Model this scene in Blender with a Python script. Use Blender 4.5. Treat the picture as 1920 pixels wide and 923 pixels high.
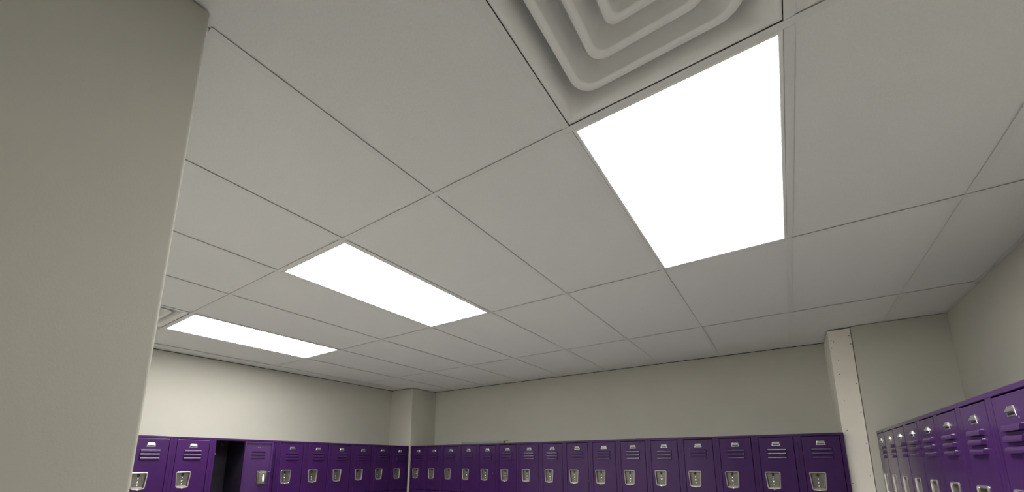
import bpy, math, random
from mathutils import Matrix, Vector
from mathutils.geometry import tessellate_polygon
random.seed(7)
for o in list(bpy.data.objects): bpy.data.objects.remove(o)
S = bpy.context.scene
H = 2.743                     # underside of the ceiling tiles
FT2, FT4 = 0.6096, 1.2192     # ceiling grid module

# ------------------------------------------------------------------ camera
cam_d = bpy.data.cameras.new('camera'); cam = bpy.data.objects.new('camera', cam_d)
S.collection.objects.link(cam); S.camera = cam
cam_d.sensor_width = 36; cam_d.lens = 768.14 / 1920 * 36
cam_d.shift_y = 258.5 / 1920; cam_d.clip_start = 0.02
_r = Vector((0.83146902, 0.55557021, -0.00099924)); _u = Vector((0.10469539, -0.15492074, 0.9823637)); _f = Vector((-0.54561721, 0.8169096, 0.18697744))
m = Matrix.Identity(4)
for i in range(3): m[i][0], m[i][1], m[i][2] = _r[i], _u[i], -_f[i]
m.translation = Vector((-0.1115, -1.0762, H - 1.0778))
cam.matrix_world = m

# ------------------------------------------------------------------ world, exposure
W = bpy.data.worlds.new('world'); S.world = W; W.use_nodes = True
W.node_tree.nodes['Background'].inputs[0].default_value = (0.5, 0.5, 0.5, 1)
W.node_tree.nodes['Background'].inputs[1].default_value = 0.0
PANEL = 21.0                  # radiance of the LED panels
S.view_settings.view_transform = 'Standard'; S.view_settings.look = 'None'
S.view_settings.gamma = 1; S.view_settings.use_curve_mapping = False
S.view_settings.exposure = 0.0

# ------------------------------------------------------------------ materials
def mat(name, col, rough=0.6, metal=0.0, spec=0.5, var=0.0, vscale=8.0, bump=0.0, bscale=200.0, emit=0.0, ecol=(1, 1, 1), coat=0.0):
    M = bpy.data.materials.new(name); M.use_nodes = True
    nt = M.node_tree; b = nt.nodes['Principled BSDF']
    b.inputs['Base Color'].default_value = (*col, 1); b.inputs['Roughness'].default_value = rough
    b.inputs['Metallic'].default_value = metal; b.inputs['Specular IOR Level'].default_value = spec
    b.inputs['Coat Weight'].default_value = coat
    tc = nt.nodes.new('ShaderNodeTexCoord')
    if var:
        n = nt.nodes.new('ShaderNodeTexNoise'); n.inputs['Scale'].default_value = vscale; n.inputs['Detail'].default_value = 5
        nt.links.new(tc.outputs['Object'], n.inputs['Vector'])
        r = nt.nodes.new('ShaderNodeValToRGB')
        r.color_ramp.elements[0].position = 0.3; r.color_ramp.elements[1].position = 0.7
        r.color_ramp.elements[0].color = (*[c * (1 - var) for c in col], 1)
        r.color_ramp.elements[1].color = (*[min(1, c * (1 + var)) for c in col], 1)
        nt.links.new(n.outputs['Fac'], r.inputs['Fac']); nt.links.new(r.outputs['Color'], b.inputs['Base Color'])
    if bump:
        n = nt.nodes.new('ShaderNodeTexNoise'); n.inputs['Scale'].default_value = bscale; n.inputs['Detail'].default_value = 3
        nt.links.new(tc.outputs['Object'], n.inputs['Vector'])
        bp = nt.nodes.new('ShaderNodeBump'); bp.inputs['Strength'].default_value = bump; bp.inputs['Distance'].default_value = 0.002
        nt.links.new(n.outputs['Fac'], bp.inputs['Height']); nt.links.new(bp.outputs['Normal'], b.inputs['Normal'])
    if emit:
        b.inputs['Emission Color'].default_value = (*ecol, 1); b.inputs['Emission Strength'].default_value = emit
    return M
M = {}
M['wall'] = mat('wall_paint', (0.515, 0.502, 0.445), 0.75, spec=0.25, var=0.025, vscale=2.5, bump=0.10, bscale=260)
M['board'] = mat('bare_wallboard', (0.80, 0.765, 0.68), 0.85, spec=0.2, var=0.04, vscale=5, bump=0.15, bscale=150)
M['tile'] = mat('ceiling_tile_face', (0.685, 0.687, 0.678), 0.9, spec=0.15, var=0.03, vscale=160, bump=0.35, bscale=420)
M['tee'] = mat('white_grid_metal', (0.652, 0.653, 0.642), 0.6, spec=0.3, var=0.02, vscale=3)
M['plenum'] = mat('dark_plenum', (0.03, 0.03, 0.03), 0.9, var=0.2, vscale=4)
M['floor'] = mat('floor_vinyl', (0.68, 0.67, 0.63), 0.5, var=0.08, vscale=6)
M['led'] = mat('led_diffuser', (0.9, 0.9, 0.9), 0.5, emit=PANEL, ecol=(1.0, 0.985, 0.95))
M['white'] = mat('white_enamel', (0.72, 0.72, 0.705), 0.4, spec=0.4, var=0.02, vscale=4)
M['purple'] = mat('purple_enamel', (0.043, 0.0118, 0.079), 0.22, spec=0.5, var=0.10, vscale=5, bump=0.05, bscale=60)
_nt = M['purple'].node_tree; _b = _nt.nodes['Principled BSDF']         # sparse paint chips, different on every piece
_oi = _nt.nodes.new('ShaderNodeObjectInfo'); _tc = _nt.nodes.new('ShaderNodeTexCoord'); _n = _nt.nodes.new('ShaderNodeTexNoise'); _n.noise_dimensions = '4D'
_mu = _nt.nodes.new('ShaderNodeMath'); _mu.operation = 'MULTIPLY'; _mu.inputs[1].default_value = 50
_nt.links.new(_oi.outputs['Random'], _mu.inputs[0]); _nt.links.new(_mu.outputs[0], _n.inputs['W']); _nt.links.new(_tc.outputs['Object'], _n.inputs['Vector'])
_n.inputs['Scale'].default_value = 34; _n.inputs['Detail'].default_value = 1
_cr = _nt.nodes.new('ShaderNodeValToRGB'); _cr.color_ramp.elements[0].position = 0.795; _cr.color_ramp.elements[1].position = 0.81
_nt.links.new(_n.outputs['Fac'], _cr.inputs['Fac'])
_mx = _nt.nodes.new('ShaderNodeMix'); _mx.data_type = 'RGBA'
_src = _b.inputs['Base Color'].links[0].from_socket
_nt.links.new(_cr.outputs['Color'], _mx.inputs[0]); _nt.links.new(_src, _mx.inputs[6]); _mx.inputs[7].default_value = (.35, .30, .36, 1)
_nt.links.new(_mx.outputs[2], _b.inputs['Base Color'])
M['inner'] = mat('shade_painted_inside', (0.018, 0.012, 0.03), 0.6, var=0.3, vscale=9)  # purple interior painted near black, its shade put into the colour
M['nickel'] = mat('satin_nickel', (0.80, 0.765, 0.73), 0.34, metal=1.0, var=0.06, vscale=30)
M['steel'] = mat('recess_steel', (0.20, 0.19, 0.165), 0.42, metal=0.85, var=0.12, vscale=25)
M['chrome'] = mat('bright_plate', (0.86, 0.85, 0.84), 0.28, metal=1.0, var=0.04, vscale=40)
M['rivet'] = mat('polished_rivet', (0.9, 0.88, 0.85), 0.15, metal=1.0, var=0.03, vscale=60)
M['dark'] = mat('slot_and_shade', (0.01, 0.01, 0.01), 0.7, var=0.2, vscale=30)  # near-black for the latch slot and the shade painted under plate hoods
M['screw'] = mat('dark_screw', (0.03, 0.028, 0.026), 0.45, metal=0.6, var=0.2, vscale=80)
M['grey'] = mat('grey_board', (0.19, 0.195, 0.18), 0.6, var=0.12, vscale=7)
M['lever'] = mat('white_lever', (0.85, 0.84, 0.80), 0.35, var=0.03, vscale=30)

# ------------------------------------------------------------------ mesh helpers
C = S.collection
class MB:
    def __init__(s): s.v = []; s.f = []
    def add(s, vs, fs):
        o = len(s.v); s.v += [tuple(p) for p in vs]; s.f += [tuple(i + o for i in f) for f in fs]; return s
    def box(s, x0, x1, y0, y1, z0, z1):
        return s.add([(x0, y0, z0), (x1, y0, z0), (x1, y1, z0), (x0, y1, z0), (x0, y0, z1), (x1, y0, z1), (x1, y1, z1), (x0, y1, z1)],
                     [(0, 3, 2, 1), (4, 5, 6, 7), (0, 1, 5, 4), (1, 2, 6, 5), (2, 3, 7, 6), (3, 0, 4, 7)])
    def rect(s, x0, x1, z0, z1, y):           # a quad facing -y
        return s.add([(x0, y, z0), (x1, y, z0), (x1, y, z1), (x0, y, z1)], [(0, 1, 2, 3)])
    def loops(s, ls, cap0=False, cap1=False, closed=True):
        n = len(ls[0]); o = len(s.v)
        for l in ls: s.v += [tuple(p) for p in l]
        for a in range(len(ls) - 1):
            for i in range(n if closed else n - 1):
                j = (i + 1) % n
                s.f.append((o + a * n + i, o + a * n + j, o + (a + 1) * n + j, o + (a + 1) * n + i))
        if cap0: s.f.append(tuple(o + i for i in range(n))[::-1])
        if cap1: s.f.append(tuple(o + (len(ls) - 1) * n + i for i in range(n)))
        return s
    def cyl(s, p, axis, r, h, n=12, dome=0.0):
        a = Vector(axis).normalized(); t = a.orthogonal().normalized(); b = a.cross(t); p = Vector(p)
        ring = lambda rr, hh: [p + a * hh + (t * math.cos(2 * math.pi * i / n) + b * math.sin(2 * math.pi * i / n)) * rr for i in range(n)]
        ls = [ring(r, 0), ring(r, h)]
        if dome: ls += [ring(r * 0.72, h + dome * 0.7), ring(r * 0.25, h + dome)]
        return s.loops(ls, True, True)
    def tube(s, pts, r, n=8):
        ls = []
        for i, q in enumerate(pts):
            q = Vector(q); d = (Vector(pts[min(i + 1, len(pts) - 1)]) - Vector(pts[max(i - 1, 0)])).normalized()
            t = d.cross(Vector((0.31, 0.77, 0.55))).normalized(); b = d.cross(t)
            ls.append([q + (t * math.cos(2 * math.pi * k / n) + b * math.sin(2 * math.pi * k / n)) * r for k in range(n)])
        return s.loops(ls, True, True)
    def mesh(s, name, m_, smooth=False):
        me = bpy.data.meshes.new(name); me.from_pydata(s.v, [], s.f); me.update()
        me.materials.append(m_)
        if smooth: me.polygons.foreach_set('use_smooth', [True] * len(me.polygons))
        return me
def obj(name, me, parent=None, loc=(0, 0, 0), rot=(0, 0, 0)):
    o = bpy.data.objects.new(name, me); C.objects.link(o); o.parent = parent; o.location = loc; o.rotation_euler = rot
    return o
def tag(o, label, cat=None, group=None, kind=None):
    o['label'] = label
    if cat: o['category'] = cat
    if group: o['group'] = group
    if kind: o['kind'] = kind
    return o
def struct(name, me, label, cat): return tag(obj(name, me), label, cat, kind='structure')
def round_rect(hx, hy, r, n=5):               # loop in xy, counter-clockwise
    out = []
    for cx, cy, a0 in ((hx - r, hy - r, 0), (-hx + r, hy - r, 90), (-hx + r, -hy + r, 180), (hx - r, -hy + r, 270)):
        for i in range(n + 1):
            a = math.radians(a0 + 90 * i / n); out.append((cx + r * math.cos(a), cy + r * math.sin(a)))
    return out

# ------------------------------------------------------------------ room shell
XL, XR, YB, YF = -5.105, 0.96, 3.556, -3.2
TOP = H + 0.16
struct('floor', MB().box(XL - .15, XR + .15, YF - .15, YB + .15, -0.1, 0).mesh('floor', M['floor']), 'grey vinyl floor of the locker room', 'floor')
struct('wall_left', MB().box(XL - .15, XL, YF - .15, YB + .15, 0, H - .006).mesh('wall_left', M['wall']), 'beige painted wall above the left row of lockers', 'wall')
struct('wall_back', MB().box(XL, .45, YB, YB + .15, 0, H - .006).mesh('wall_back', M['wall']), 'long beige painted wall above the back row of lockers', 'wall')
struct('wall_right', MB().box(XR, XR + .15, YF - .15, YB + .15, 0, TOP).mesh('wall_right', M['wall']), 'beige painted wall above the right row of lockers', 'wall')
struct('wall_front', MB().box(XL, XR, YF - .15, YF, 0, TOP).mesh('wall_front', M['wall']), 'beige wall behind the viewer', 'wall')
def bevelled_column(name, x0, x1, y0, y1, z1, r, corners, label):
    """vertical box whose listed corners have a rounded corner bead"""
    pts = []
    for i, (cx, cy, sx, sy, a0) in enumerate(((x1, y1, -1, -1, 0), (x0, y1, 1, -1, 90), (x0, y0, 1, 1, 180), (x1, y0, -1, 1, 270))):
        if i in corners:
            for k in range(5):
                a = math.radians(a0 + 22.5 * k); pts.append((cx + sx * r + r * math.cos(a), cy + sy * r + r * math.sin(a)))
        else: pts.append((cx, cy))
    b = MB().loops([[(x, y, 0) for x, y in pts], [(x, y, z1) for x, y in pts]], True, True)
    return struct(name, b.mesh(name, M['wall']), label, 'wall')
bevelled_column('wall_partition', XL, -1.172, YF, -0.809, H - .007, 0.006, (0,), 'large plain beige wall end filling the left of the view')
bevelled_column('wall_column', XL, -4.643, 3.063, YB, H - .012, 0.006, (3,), 'beige square boxed column in the far corner between lockers')
bevelled_column('wall_alcove', .4055, XR, 3.086, YB + .15, H - .005, 0.004, (), 'short beige wall between the screwed board and the right lockers')
# unpainted wallboard chase with screws
tr = struct('trim_1', MB().box(.256, .401, 3.100, YB, 0, H - .013).mesh('trim_1', M['board']), 'pale unpainted vertical wallboard with dark screw heads beside back lockers', 'trim')
screw_me = MB().cyl((0, 0, 0), (0, -1, 0), .0036, .0006, 10, .0006).mesh('screw', M['screw'])
for x, z in ((.286, -.837), (.391, -.944), (.382, -1.187), (.271, -1.246), (.285, -.108), (.388, -.074), (.392, -.144), (.298, -.273),
             (.292, -.383), (.387, -.470), (.296, -.602), (.386, -.70), (.273, -.098), (.268, -.160)):
    obj('screw', screw_me, tr, (x, 3.1002, H + z))

# ------------------------------------------------------------------ ceiling
ceil = struct('ceiling', MB().box(XL, XR, YF, YB, H + .12, H + .15).mesh('ceiling', M['plenum']), 'suspended white tile ceiling with exposed grid', 'ceiling')
xs = [XL] + [-FT2 * k for k in range(8, -1, -1)] + [FT2, XR]
ys = [YF, -2 * FT4, -FT4, 0.0, FT4, 2 * FT4, YB]
tile_cache = {}
GAP = .0006
def tile(x0, x1, y0, y1):
    w, d = round(x1 - x0 - 2 * GAP, 4), round(y1 - y0 - 2 * GAP, 4)
    if w < .03 or d < .03: return
    if (w, d) not in tile_cache:
        hx, hy = w / 2, d / 2
        L = lambda i, z: [(-hx + i, -hy + i, z), (hx - i, -hy + i, z), (hx - i, hy - i, z), (-hx + i, hy - i, z)]
        tile_cache[(w, d)] = MB().loops([L(.002, 0), L(0, .002), L(0, .016)], True, True).mesh('ceiling_tile', M['tile'])
    obj('ceiling_tile', tile_cache[(w, d)], ceil, ((x0 + x1) / 2, (y0 + y1) / 2, H))
LIGHT_K, VENT_K = (0, 3, 6), (0, 6)
for j in range(len(ys) - 1):
    for i in range(len(xs) - 1):
        x0, x1, y0, y1 = xs[i], xs[i + 1], ys[j], ys[j + 1]
        k = round(-x1 / FT2) if abs(x1 / FT2 - round(x1 / FT2)) < 1e-4 else None
        if y0 == 0 and k in LIGHT_K: continue
        if x1 < -1.2 and y1 < -0.81: continue             # over the partition
        if y1 == 0 and k in VENT_K: y1 = -FT2
        if x1 < -1.2 and y0 < -0.81: y0 = -0.813
        if y1 - y0 < .05: continue
        tile(x0, x1, y0, y1)
TW = .0119                                                # half width of a tee flange
def flange(b, x0, x1, y0, y1): return b.box(x0, x1, y0, y1, -.0040, -.0033)
tee_cache = {}
def tee(name, x0, x1, y0, y1, along):
    key = (name, round(x1 - x0, 4), round(y1 - y0, 4))
    if key not in tee_cache:
        b = MB(); hx, hy = (x1 - x0) / 2, (y1 - y0) / 2
        flange(b, -hx, hx, -hy, hy)
        if along == 'x': b.box(-hx, hx, -.0003, .0003, -.0033, .03)
        else: b.box(-.0003, .0003, -hy, hy, -.0033, .03)
        tee_cache[key] = b.mesh(name, M['tee'])
    obj(name, tee_cache[key], ceil, ((x0 + x1) / 2, (y0 + y1) / 2, H))
for y in ys[1:-1]:
    tee('main_tee', -1.168 if y < -.81 else XL, XR, y - TW, y + TW, 'x')
for i in range(1, len(xs) - 1):
    x = xs[i]
    for j in range(len(ys) - 1):
        y0, y1 = ys[j], ys[j + 1]
        if x < -1.2 and y1 < -.81: continue
        if x < -1.2 and y0 < -.81: y0 = -.806
        tee('cross_tee', x - TW, x + TW, y0 + TW + .0008, y1 - TW - .0008, 'y')
for k in VENT_K:
    tee('cross_tee', -FT2 * (k + 1) + TW + .0008, -FT2 * k - TW - .0008, -FT2 - TW, -FT2 + TW, 'x')
def angle(x0, x1, y0, y1):
    obj('wall_angle', flange(MB(), x0, x1, y0, y1).mesh('wall_angle', M['tee']), ceil, (0, 0, H))
a = .019; g = .0045
angle(XR - a, XR - .0015, YF, 3.084)

# LED panel lights, 2 x 4 ft
lab = {0: 'nearest and largest lit rectangular LED ceiling panel beside the big air vent', 3: 'middle of the three lit LED ceiling panels in the row',
       6: 'farthest lit LED ceiling panel, beside the small air vent near the left wall'}
hx, hy = FT2 / 2 - .0125, FT4 / 2 - .0125
fx, fy = FT2 / 2 - .0242, FT4 / 2 - .0242
R4 = lambda x, y, z: [(-x, -y, z), (x, -y, z), (x, y, z), (-x, y, z)]
fr_me = MB().loops([R4(fx, fy, .004), R4(fx, fy, -.0022), R4(fx + .002, fy + .002, -.003), R4(hx - .001, hy - .001, -.003), R4(hx, hy, -.002), R4(hx, hy, .04)]).mesh('frame', M['white'])
bk_me = MB().box(-hx, hx, -hy, hy, .040, .045).mesh('housing', M['white'])
df_me = MB().box(-fx - .001, fx + .001, -fy - .001, fy + .001, .0005, .004).mesh('diffuser', M['led'])
for k in LIGHT_K:
    t = tag(obj('ceiling_light', None, None, (-FT2 * (k + .5), FT4 / 2, H)), lab[k], 'light', 'LED ceiling panels in one row')
    obj('frame', fr_me, t); obj('housing', bk_me, t)
    tag(obj('diffuser', df_me, t), 'glowing white diffuser sheet')

# stepped square air diffusers, 2 x 2 ft
def rr(h, r, z): return [(x, y, z) for x, y in round_rect(h, h, r)]
hv = FT2 / 2 - .0135
parts = []
b = MB().loops([rr(hv, .002, .012), rr(hv, .002, -.0005), rr(hv - .001, .002, -.0015), rr(.276, .004, -.0015), rr(.262, .03, .008), rr(.252, .04, .028), rr(.245, .045, .055), rr(.243, .045, .085)])
parts.append(('frame', b.mesh('frame', M['white'], True)))
for R_ in (.222, .147, .077):
    b = MB().loops([rr(R_ - .05, .02 + .1 * (R_ - .05), .062), rr(R_ - .002, .012 + .22 * R_, .012), rr(R_, .012 + .22 * R_, .005), rr(R_ - .001, .012 + .22 * R_, .0035), rr(R_ - .021, .006 + .2 * (R_ - .02), .0035),
                    rr(R_ - .024, .006 + .2 * (R_ - .02), .0055), rr(R_ - .052, .02 + .1 * (R_ - .05), .060)])
    parts.append(('cone_ring', b.mesh('cone_ring', M['white'], True)))
b = MB().loops([rr(.030, .006, .010), rr(.030, .006, .0035)], False, True)
parts.append(('centre_plate', b.mesh('centre_plate', M['white'])))
b = MB().box(-.245, .245, -.245, .245, .085, .088)
parts.append(('neck_cap', b.mesh('neck_cap', M['white'])))
for k, l in ((0, 'large stepped square white air vent at the top edge beside nearest light'), (6, 'small partly hidden square white air vent beside the farthest light')):
    t = tag(obj('air_diffuser', None, None, (-FT2 * (k + .5), -FT2 / 2, H)), l, 'air vent', 'square ceiling air vents')
    for n, me in parts: obj(n, me, t)

# ------------------------------------------------------------------ lockers
LT = H - .853                 # top of the lockers
LW, LD = .3048, .44
HW = LW / 2 - .0006
DW = .1238                    # half width of a door
TIER = .600
def body_mesh():
    b = MB(); y0 = .014
    for s in (-1, 1): b.box(min(s * HW, s * (HW - .0015)), max(s * HW, s * (HW - .0015)), y0, LD, .06, LT - .002)
    b.box(-HW, HW, LD - .0015, LD, .06, LT - .002)
    b.box(-HW, HW, y0, LD, LT - .0035, LT - .0015)
    for i in range(1, 4):
        z = LT - .012 - TIER * i; b.box(-HW, HW, y0, LD, z, z + .002)
    b.box(-HW, HW, .05, LD, 0, .06)
    return b
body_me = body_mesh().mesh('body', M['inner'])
b = MB(); fy0, fy1 = .0010, .0175
zb = LT - .024 - 3 * TIER + .002
for s in (-1, 1):
    x0, x1 = sorted((s * HW, s * (DW + .0034)))
    b.box(x0, x1, fy0, fy1, zb - .03, LT - .0195)
b.loops([[(-HW, fy0 + .001, LT - .0195), (HW, fy0 + .001, LT - .0195), (HW, fy1, LT - .0195), (-HW, fy1, LT - .0195)],
         [(-HW, fy0, LT - .018), (HW, fy0, LT - .018), (HW, fy1, LT - .018), (-HW, fy1, LT - .018)],
         [(-HW, fy0, LT - .003), (HW, fy0, LT - .003), (HW, fy1 + .01, LT - .003), (-HW, fy1 + .01, LT - .003)],
         [(-HW, fy0 + .003, LT), (HW, fy0 + .003, LT), (HW, fy1 + .01, LT), (-HW, fy1 + .01, LT)]], True, True)
for i in range(1, 4):
    z = LT - .024 - TIER * i; b.box(-DW - .0022, DW + .0022, fy0 + .001, fy1, z + .002, z + .020)
frame_me = b.mesh('face_frame', M['purple'])

# --- door, local origin at the centre of its top edge, front at y = 0, z down from 0
DH, DT = .574, .0155
LZ = (-.102, -.135, -.168)    # louvre centres
CX, CZ0, CZ1, CT, CB = -.046, -.291, -.420, .050, .040
IN = .0028
def keystone(grow, y, n=3, tip=0.0):
    """tapered outline of the handle recess, clockwise seen from the front"""
    cs = [(-CT - grow, CZ0 + grow), (CT + grow, CZ0 + grow), (CB + grow, CZ1 - grow), (-CB - grow, CZ1 - grow)]
    r = max(.003, .009 + grow); out = []
    for i in range(4):
        p, q, s_ = Vector(cs[i - 1]), Vector(cs[i]), Vector(cs[(i + 1) % 4])
        a_ = q + (p - q).normalized() * r; c_ = q + (s_ - q).normalized() * r
        for k in range(n + 1):
            t = k / n; pt = a_ * (1 - t) ** 2 + q * 2 * t * (1 - t) + c_ * t * t
            out.append((CX + pt.x, y, pt.y))
        if i == 2: out.append((CX, y, CZ1 - grow - tip))
    return out
def door_mesh(detail=True):
    b = MB(); x0, x1, z0, z1 = -DW + IN, DW - IN, -DH + IN, -IN
    if detail:
        polys = [[(x0, z0), (x1, z0), (x1, z1), (x0, z1)]]
        for zc in LZ: polys.append([(-.060, zc - .008), (-.060, zc + .008), (.060, zc + .008), (.060, zc - .008)])
        polys.append([(p[0], p[2]) for p in keystone(.001, 0)])
        tris = tessellate_polygon([[Vector((x, z, 0)) for x, z in pl] for pl in polys])
        b.add([(x, 0, z) for pl in polys for x, z in pl], [tuple(t) for t in tris])
    else: b.rect(x0, x1, z0, z1, 0)
    L = lambda i, y: [(-DW + i, y, -i), (-DW + i, y, -DH + i), (DW - i, y, -DH + i), (DW - i, y, -i)]
    b.loops([L(IN, 0), L(.0008, .0012), L(0, .003), L(0, DT), L(.012, DT), L(.012, DT - .0012), L(.0012, DT - .0012), L(.0012, .0035)])
    return b
door_me = door_mesh().mesh('door', M['purple']); plain_me = door_mesh(False).mesh('door', M['purple'])
# louvre hood
sec = [(.0005, .0118), (-.0030, .0115), (-.0065, .0102), (-.0092, .0076), (-.0108, .0040), (-.0117, -.0020), (-.0120, -.0095)]
def hood(x, f): return [(x, y * f + (.0005 * (1 - f)), z if f > .5 else min(z, .0105)) for y, z in sec]
b = MB(); b.loops([hood(-.065, 1), hood(.065, 1)], closed=False)
b.loops([hood(-.0695, 0), hood(-.065, 1)], closed=False); b.loops([hood(.065, 1), hood(.0695, 0)], closed=False)
louver_me = b.mesh('louver', M['purple'], True)
# number plate: pressed hood above a thin flange
wt, wb = .0232, .0300
b = MB()
K = lambda g_, y: [(-wt - g_, y, .0150 + g_), (wt + g_, y, .0150 + g_), (wb + g_, y, -.0150 - g_), (-wb - g_, y, -.0150 - g_)]
b.loops([K(.001, .0005), K(.001, -.0008), K(0, -.0014), K(-.003, -.0014)], False, True)
b.add([(-wt + .002, -.0014, .0135), (wt - .002, -.0014, .0135), (wb - .0050, -.0085, -.0015), (-wb + .0050, -.0085, -.0015), (wb - .0045, -.0014, -.0035), (-wb + .0045, -.0014, -.0035)],
      [(0, 3, 2, 1), (3, 5, 4, 2), (0, 5, 3), (1, 2, 4)])
plate_me = b.mesh('number_plate', M['chrome'])
b = MB().box(-.0235, .0235, -.0018, -.0014, -.0118, -.0045); plate_shade_me = b.mesh('plate_shade', M['dark'])  # thin dark sheet standing in for the shade under the pressed hood
# handle recess
b = MB(); b.loops([keystone(.0062, .0006, tip=.004), keystone(.0057, -.0022, tip=.004), keystone(.0035, -.0036, tip=.003), keystone(.0010, -.0034), keystone(-.0010, -.0012), keystone(-.0018, .004)])
bezel_me = b.mesh('bezel', M['nickel'])
b = MB(); b.loops([keystone(-.0012, .0035), keystone(-.0055, .0215), keystone(-.009, .0225)], False, True)
cup_me = b.mesh('handle_recess', M['steel'])
b = MB().loops([[(CX - CB + .004, .0035, CZ1 + .003), (CX + CB - .004, .0035, CZ1 + .003), (CX + CB - .006, .0215, CZ1 + .003), (CX - CB + .006, .0215, CZ1 + .003)],
                [(CX - CB + .004, .0035, CZ1 + .0045), (CX + CB - .004, .0035, CZ1 + .0045), (CX + CB - .006, .0215, CZ1 + .0105), (CX - CB + .006, .0215, CZ1 + .0105)]], True, True)
ledge_me = b.mesh('ledge_highlight', M['chrome'])  # bright ledge added to imitate light caught on the cup bottom
b = MB().cyl((CX, -.0025, CZ1 - .0095), (0, -1, 0), .0050, .002, 10, .002); nub_me = b.mesh('bezel_tab', M['rivet'])
b = MB().box(CX - .008, CX + .008, .0195, .0222, CZ0 - .030, CZ0 - .008); lslot_me = b.mesh('latch_slot', M['dark'])
rivets = []
for dz, r_ in ((-.048, .0060), (-.076, .0080), (-.102, .0060)):
    rivets.append(MB().cyl((CX, .0222, CZ0 + dz), (0, -1, 0), r_, .0015, 10, .0025).mesh('rivet', M['rivet'], True))
# inner latch of the open door
lat_me = MB().loops([[(x, DT - .002, z) for x, z in ((CX - .034, -.302), (CX + .034, -.302), (CX + .030, -.410), (CX - .030, -.410))],
                     [(x, DT + .022, z) for x, z in ((CX - .034, -.302), (CX + .034, -.302), (CX + .030, -.410), (CX - .030, -.410))],
                     [(x, DT + .026, z) for x, z in ((CX - .030, -.306), (CX + .030, -.306), (CX + .026, -.406), (CX - .026, -.406))]], True, True).mesh('latch_housing', M['steel'])
lev_me = MB().loops([[(CX - .012 + .010 * math.cos(t * math.pi / 8), DT + .026, -.360 + .036 * math.sin(t * math.pi / 8)) for t in range(16)],
                     [(CX - .012 + .009 * math.cos(t * math.pi / 8), DT + .031, -.360 + .034 * math.sin(t * math.pi / 8)) for t in range(16)]], True, True).mesh('latch_lever', M['lever'])
bar_me = MB().box(CX - .070, CX - .036, DT, DT + .005, -.300, -.295).cyl((CX + .016, DT, -.292), (0, 1, 0), .006, .012, 10).mesh('latch_bar', M['rivet'])
bolt_me = MB().cyl((0, DT - .001, 0), (0, 1, 0), .0032, .003, 8).mesh('bolt', M['rivet'])
hook_me = MB().tube([(0, .0, 0), (0, -.004, -.012), (0, -.018, -.030), (0, -.034, -.030), (0, -.042, -.016)], .003).mesh('coat_hook', M['nickel'])
strike_me = MB().box(-DW - .0015, -DW + .006, .012, .0155, -.155, -.140).mesh('latch_strike', M['nickel'])

def locker(loc, rz, label, group, opened=False):
    t = tag(obj('locker', None, None, loc, (0, 0, rz)), label, 'locker', group)
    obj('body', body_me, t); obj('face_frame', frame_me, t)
    d = obj('door', door_me, t, (0, 0, LT - .0245))
    if opened:
        hx_, hy_ = DW + .002, -.001                       # hinge line on the right-hand edge
        ang = math.radians(165); c, s = math.cos(ang), math.sin(ang)
        d.rotation_euler = (0, 0, ang); d.location = (hx_ - (c * hx_ - s * hy_), hy_ - (s * hx_ + c * hy_), LT - .0245)
        d['label'] = 'purple door swung wide open showing its inner side'
        tag(obj('latch_housing', lat_me, d), 'grey metal latch housing'); tag(obj('latch_lever', lev_me, d), 'white oval latch lever'); obj('latch_bar', bar_me, d)
        for x in (-.008, .008): obj('bolt', bolt_me, d, (x, 0, -.052))
        for x in (-.055, .05): obj('coat_hook', hook_me, t, (x, LD - .10, LT - .03))
        obj('latch_strike', strike_me, t, (0, 0, LT))
    for i, zc in enumerate(LZ): obj('louver', louver_me, d, (0, 0, zc))
    obj('number_plate', plate_me, d, (0, 0, -.0535)); obj('plate_shade', plate_shade_me, d, (0, 0, -.0535))
    obj('bezel', bezel_me, d); obj('handle_recess', cup_me, d); obj('ledge_highlight', ledge_me, d); obj('bezel_tab', nub_me, d); obj('latch_slot', lslot_me, d)
    for r_ in rivets: obj('rivet', r_, d)
    for i in (1, 2): obj('door', plain_me, t, (0, 0, LT - .0245 - TIER * i))
    return t
end_me = MB().box(-.0012, .0012, .002, LD, .06, LT - .002).mesh('end_panel', M['purple'])
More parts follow.
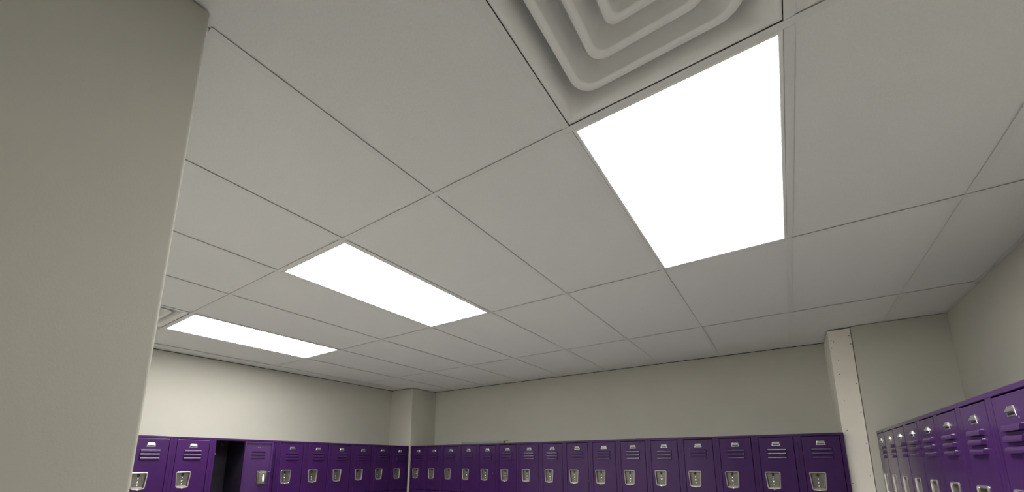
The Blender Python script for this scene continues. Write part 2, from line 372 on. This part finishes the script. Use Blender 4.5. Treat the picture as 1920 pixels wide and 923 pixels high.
ORD = 'first second third fourth fifth sixth seventh eighth ninth tenth eleventh twelfth thirteenth fourteenth fifteenth sixteenth'.split()
# back row: sixteen lockers between the corner column and the wallboard
for i in range(16):
    l = f'purple metal locker in the back row, {ORD[i]} from the corner column'
    if i == 0: l = 'purple metal locker in the back row, next to the corner column'
    if i == 15: l = 'purple metal locker in the back row, next to the pale wallboard with screws'
    locker((-4.620 + LW * (i + .5), 3.065, 0), 0, l, 'purple lockers along the back wall')
# left row: ten lockers, the third one open
for i in range(10):
    l = f'purple metal locker in the left row, {ORD[9 - i]} from the corner column'
    if i == 0: l = 'purple metal locker in the left row, cut off by the wall end'
    if i == 1: l = 'closed purple metal locker in the left row, just left of the open one'
    if i == 2: l = 'open purple metal locker with a dark empty inside, in the left row'
    if i == 3: l = 'purple metal locker in the left row, covered by the swung open door'
    if i == 9: l = 'purple metal locker at the corner end of the left row'
    t = locker((-4.655, .157 + LW * i, 0), math.pi / 2, l, 'purple lockers along the left wall', opened=(i == 2))
    if i == 0: obj('end_panel', end_me, t, (-HW, 0, 0))
# right row: eight lockers running towards the viewer
for i in range(8):
    l = f'purple metal locker in the right row, {ORD[i]} from the far end'
    if i == 0: l = 'purple metal locker at the far end of the right row'
    if i == 7: l = 'nearest purple metal locker in the right row, at the picture edge'
    t = locker((.450, 2.892 - LW * i, 0), -math.pi / 2, l, 'purple lockers along the right wall')
    if i == 7: obj('end_panel', end_me, t, (HW, 0, 0))

# grey flat board lying on the back lockers
b = MB().box(-3.690, -3.010, 3.078, 3.112, 0, .0265)
b.loops([[(-3.01, 3.079, .0235), (-3.01, 3.111, .0235), (-3.01, 3.111, .0265), (-3.01, 3.079, .0265)], [(-2.985, 3.079, .0255), (-2.985, 3.108, .0245), (-2.985, 3.108, .0270), (-2.985, 3.079, .0280)],
         [(-2.950, 3.080, .0300), (-2.950, 3.102, .028), (-2.950, 3.102, .0300), (-2.950, 3.080, .0320)]], True, True)
tag(obj('flat_board', b.mesh('flat_board', M['grey']), None, (0, 0, LT)), 'narrow grey flat board lying on top of the back row of lockers', 'board')
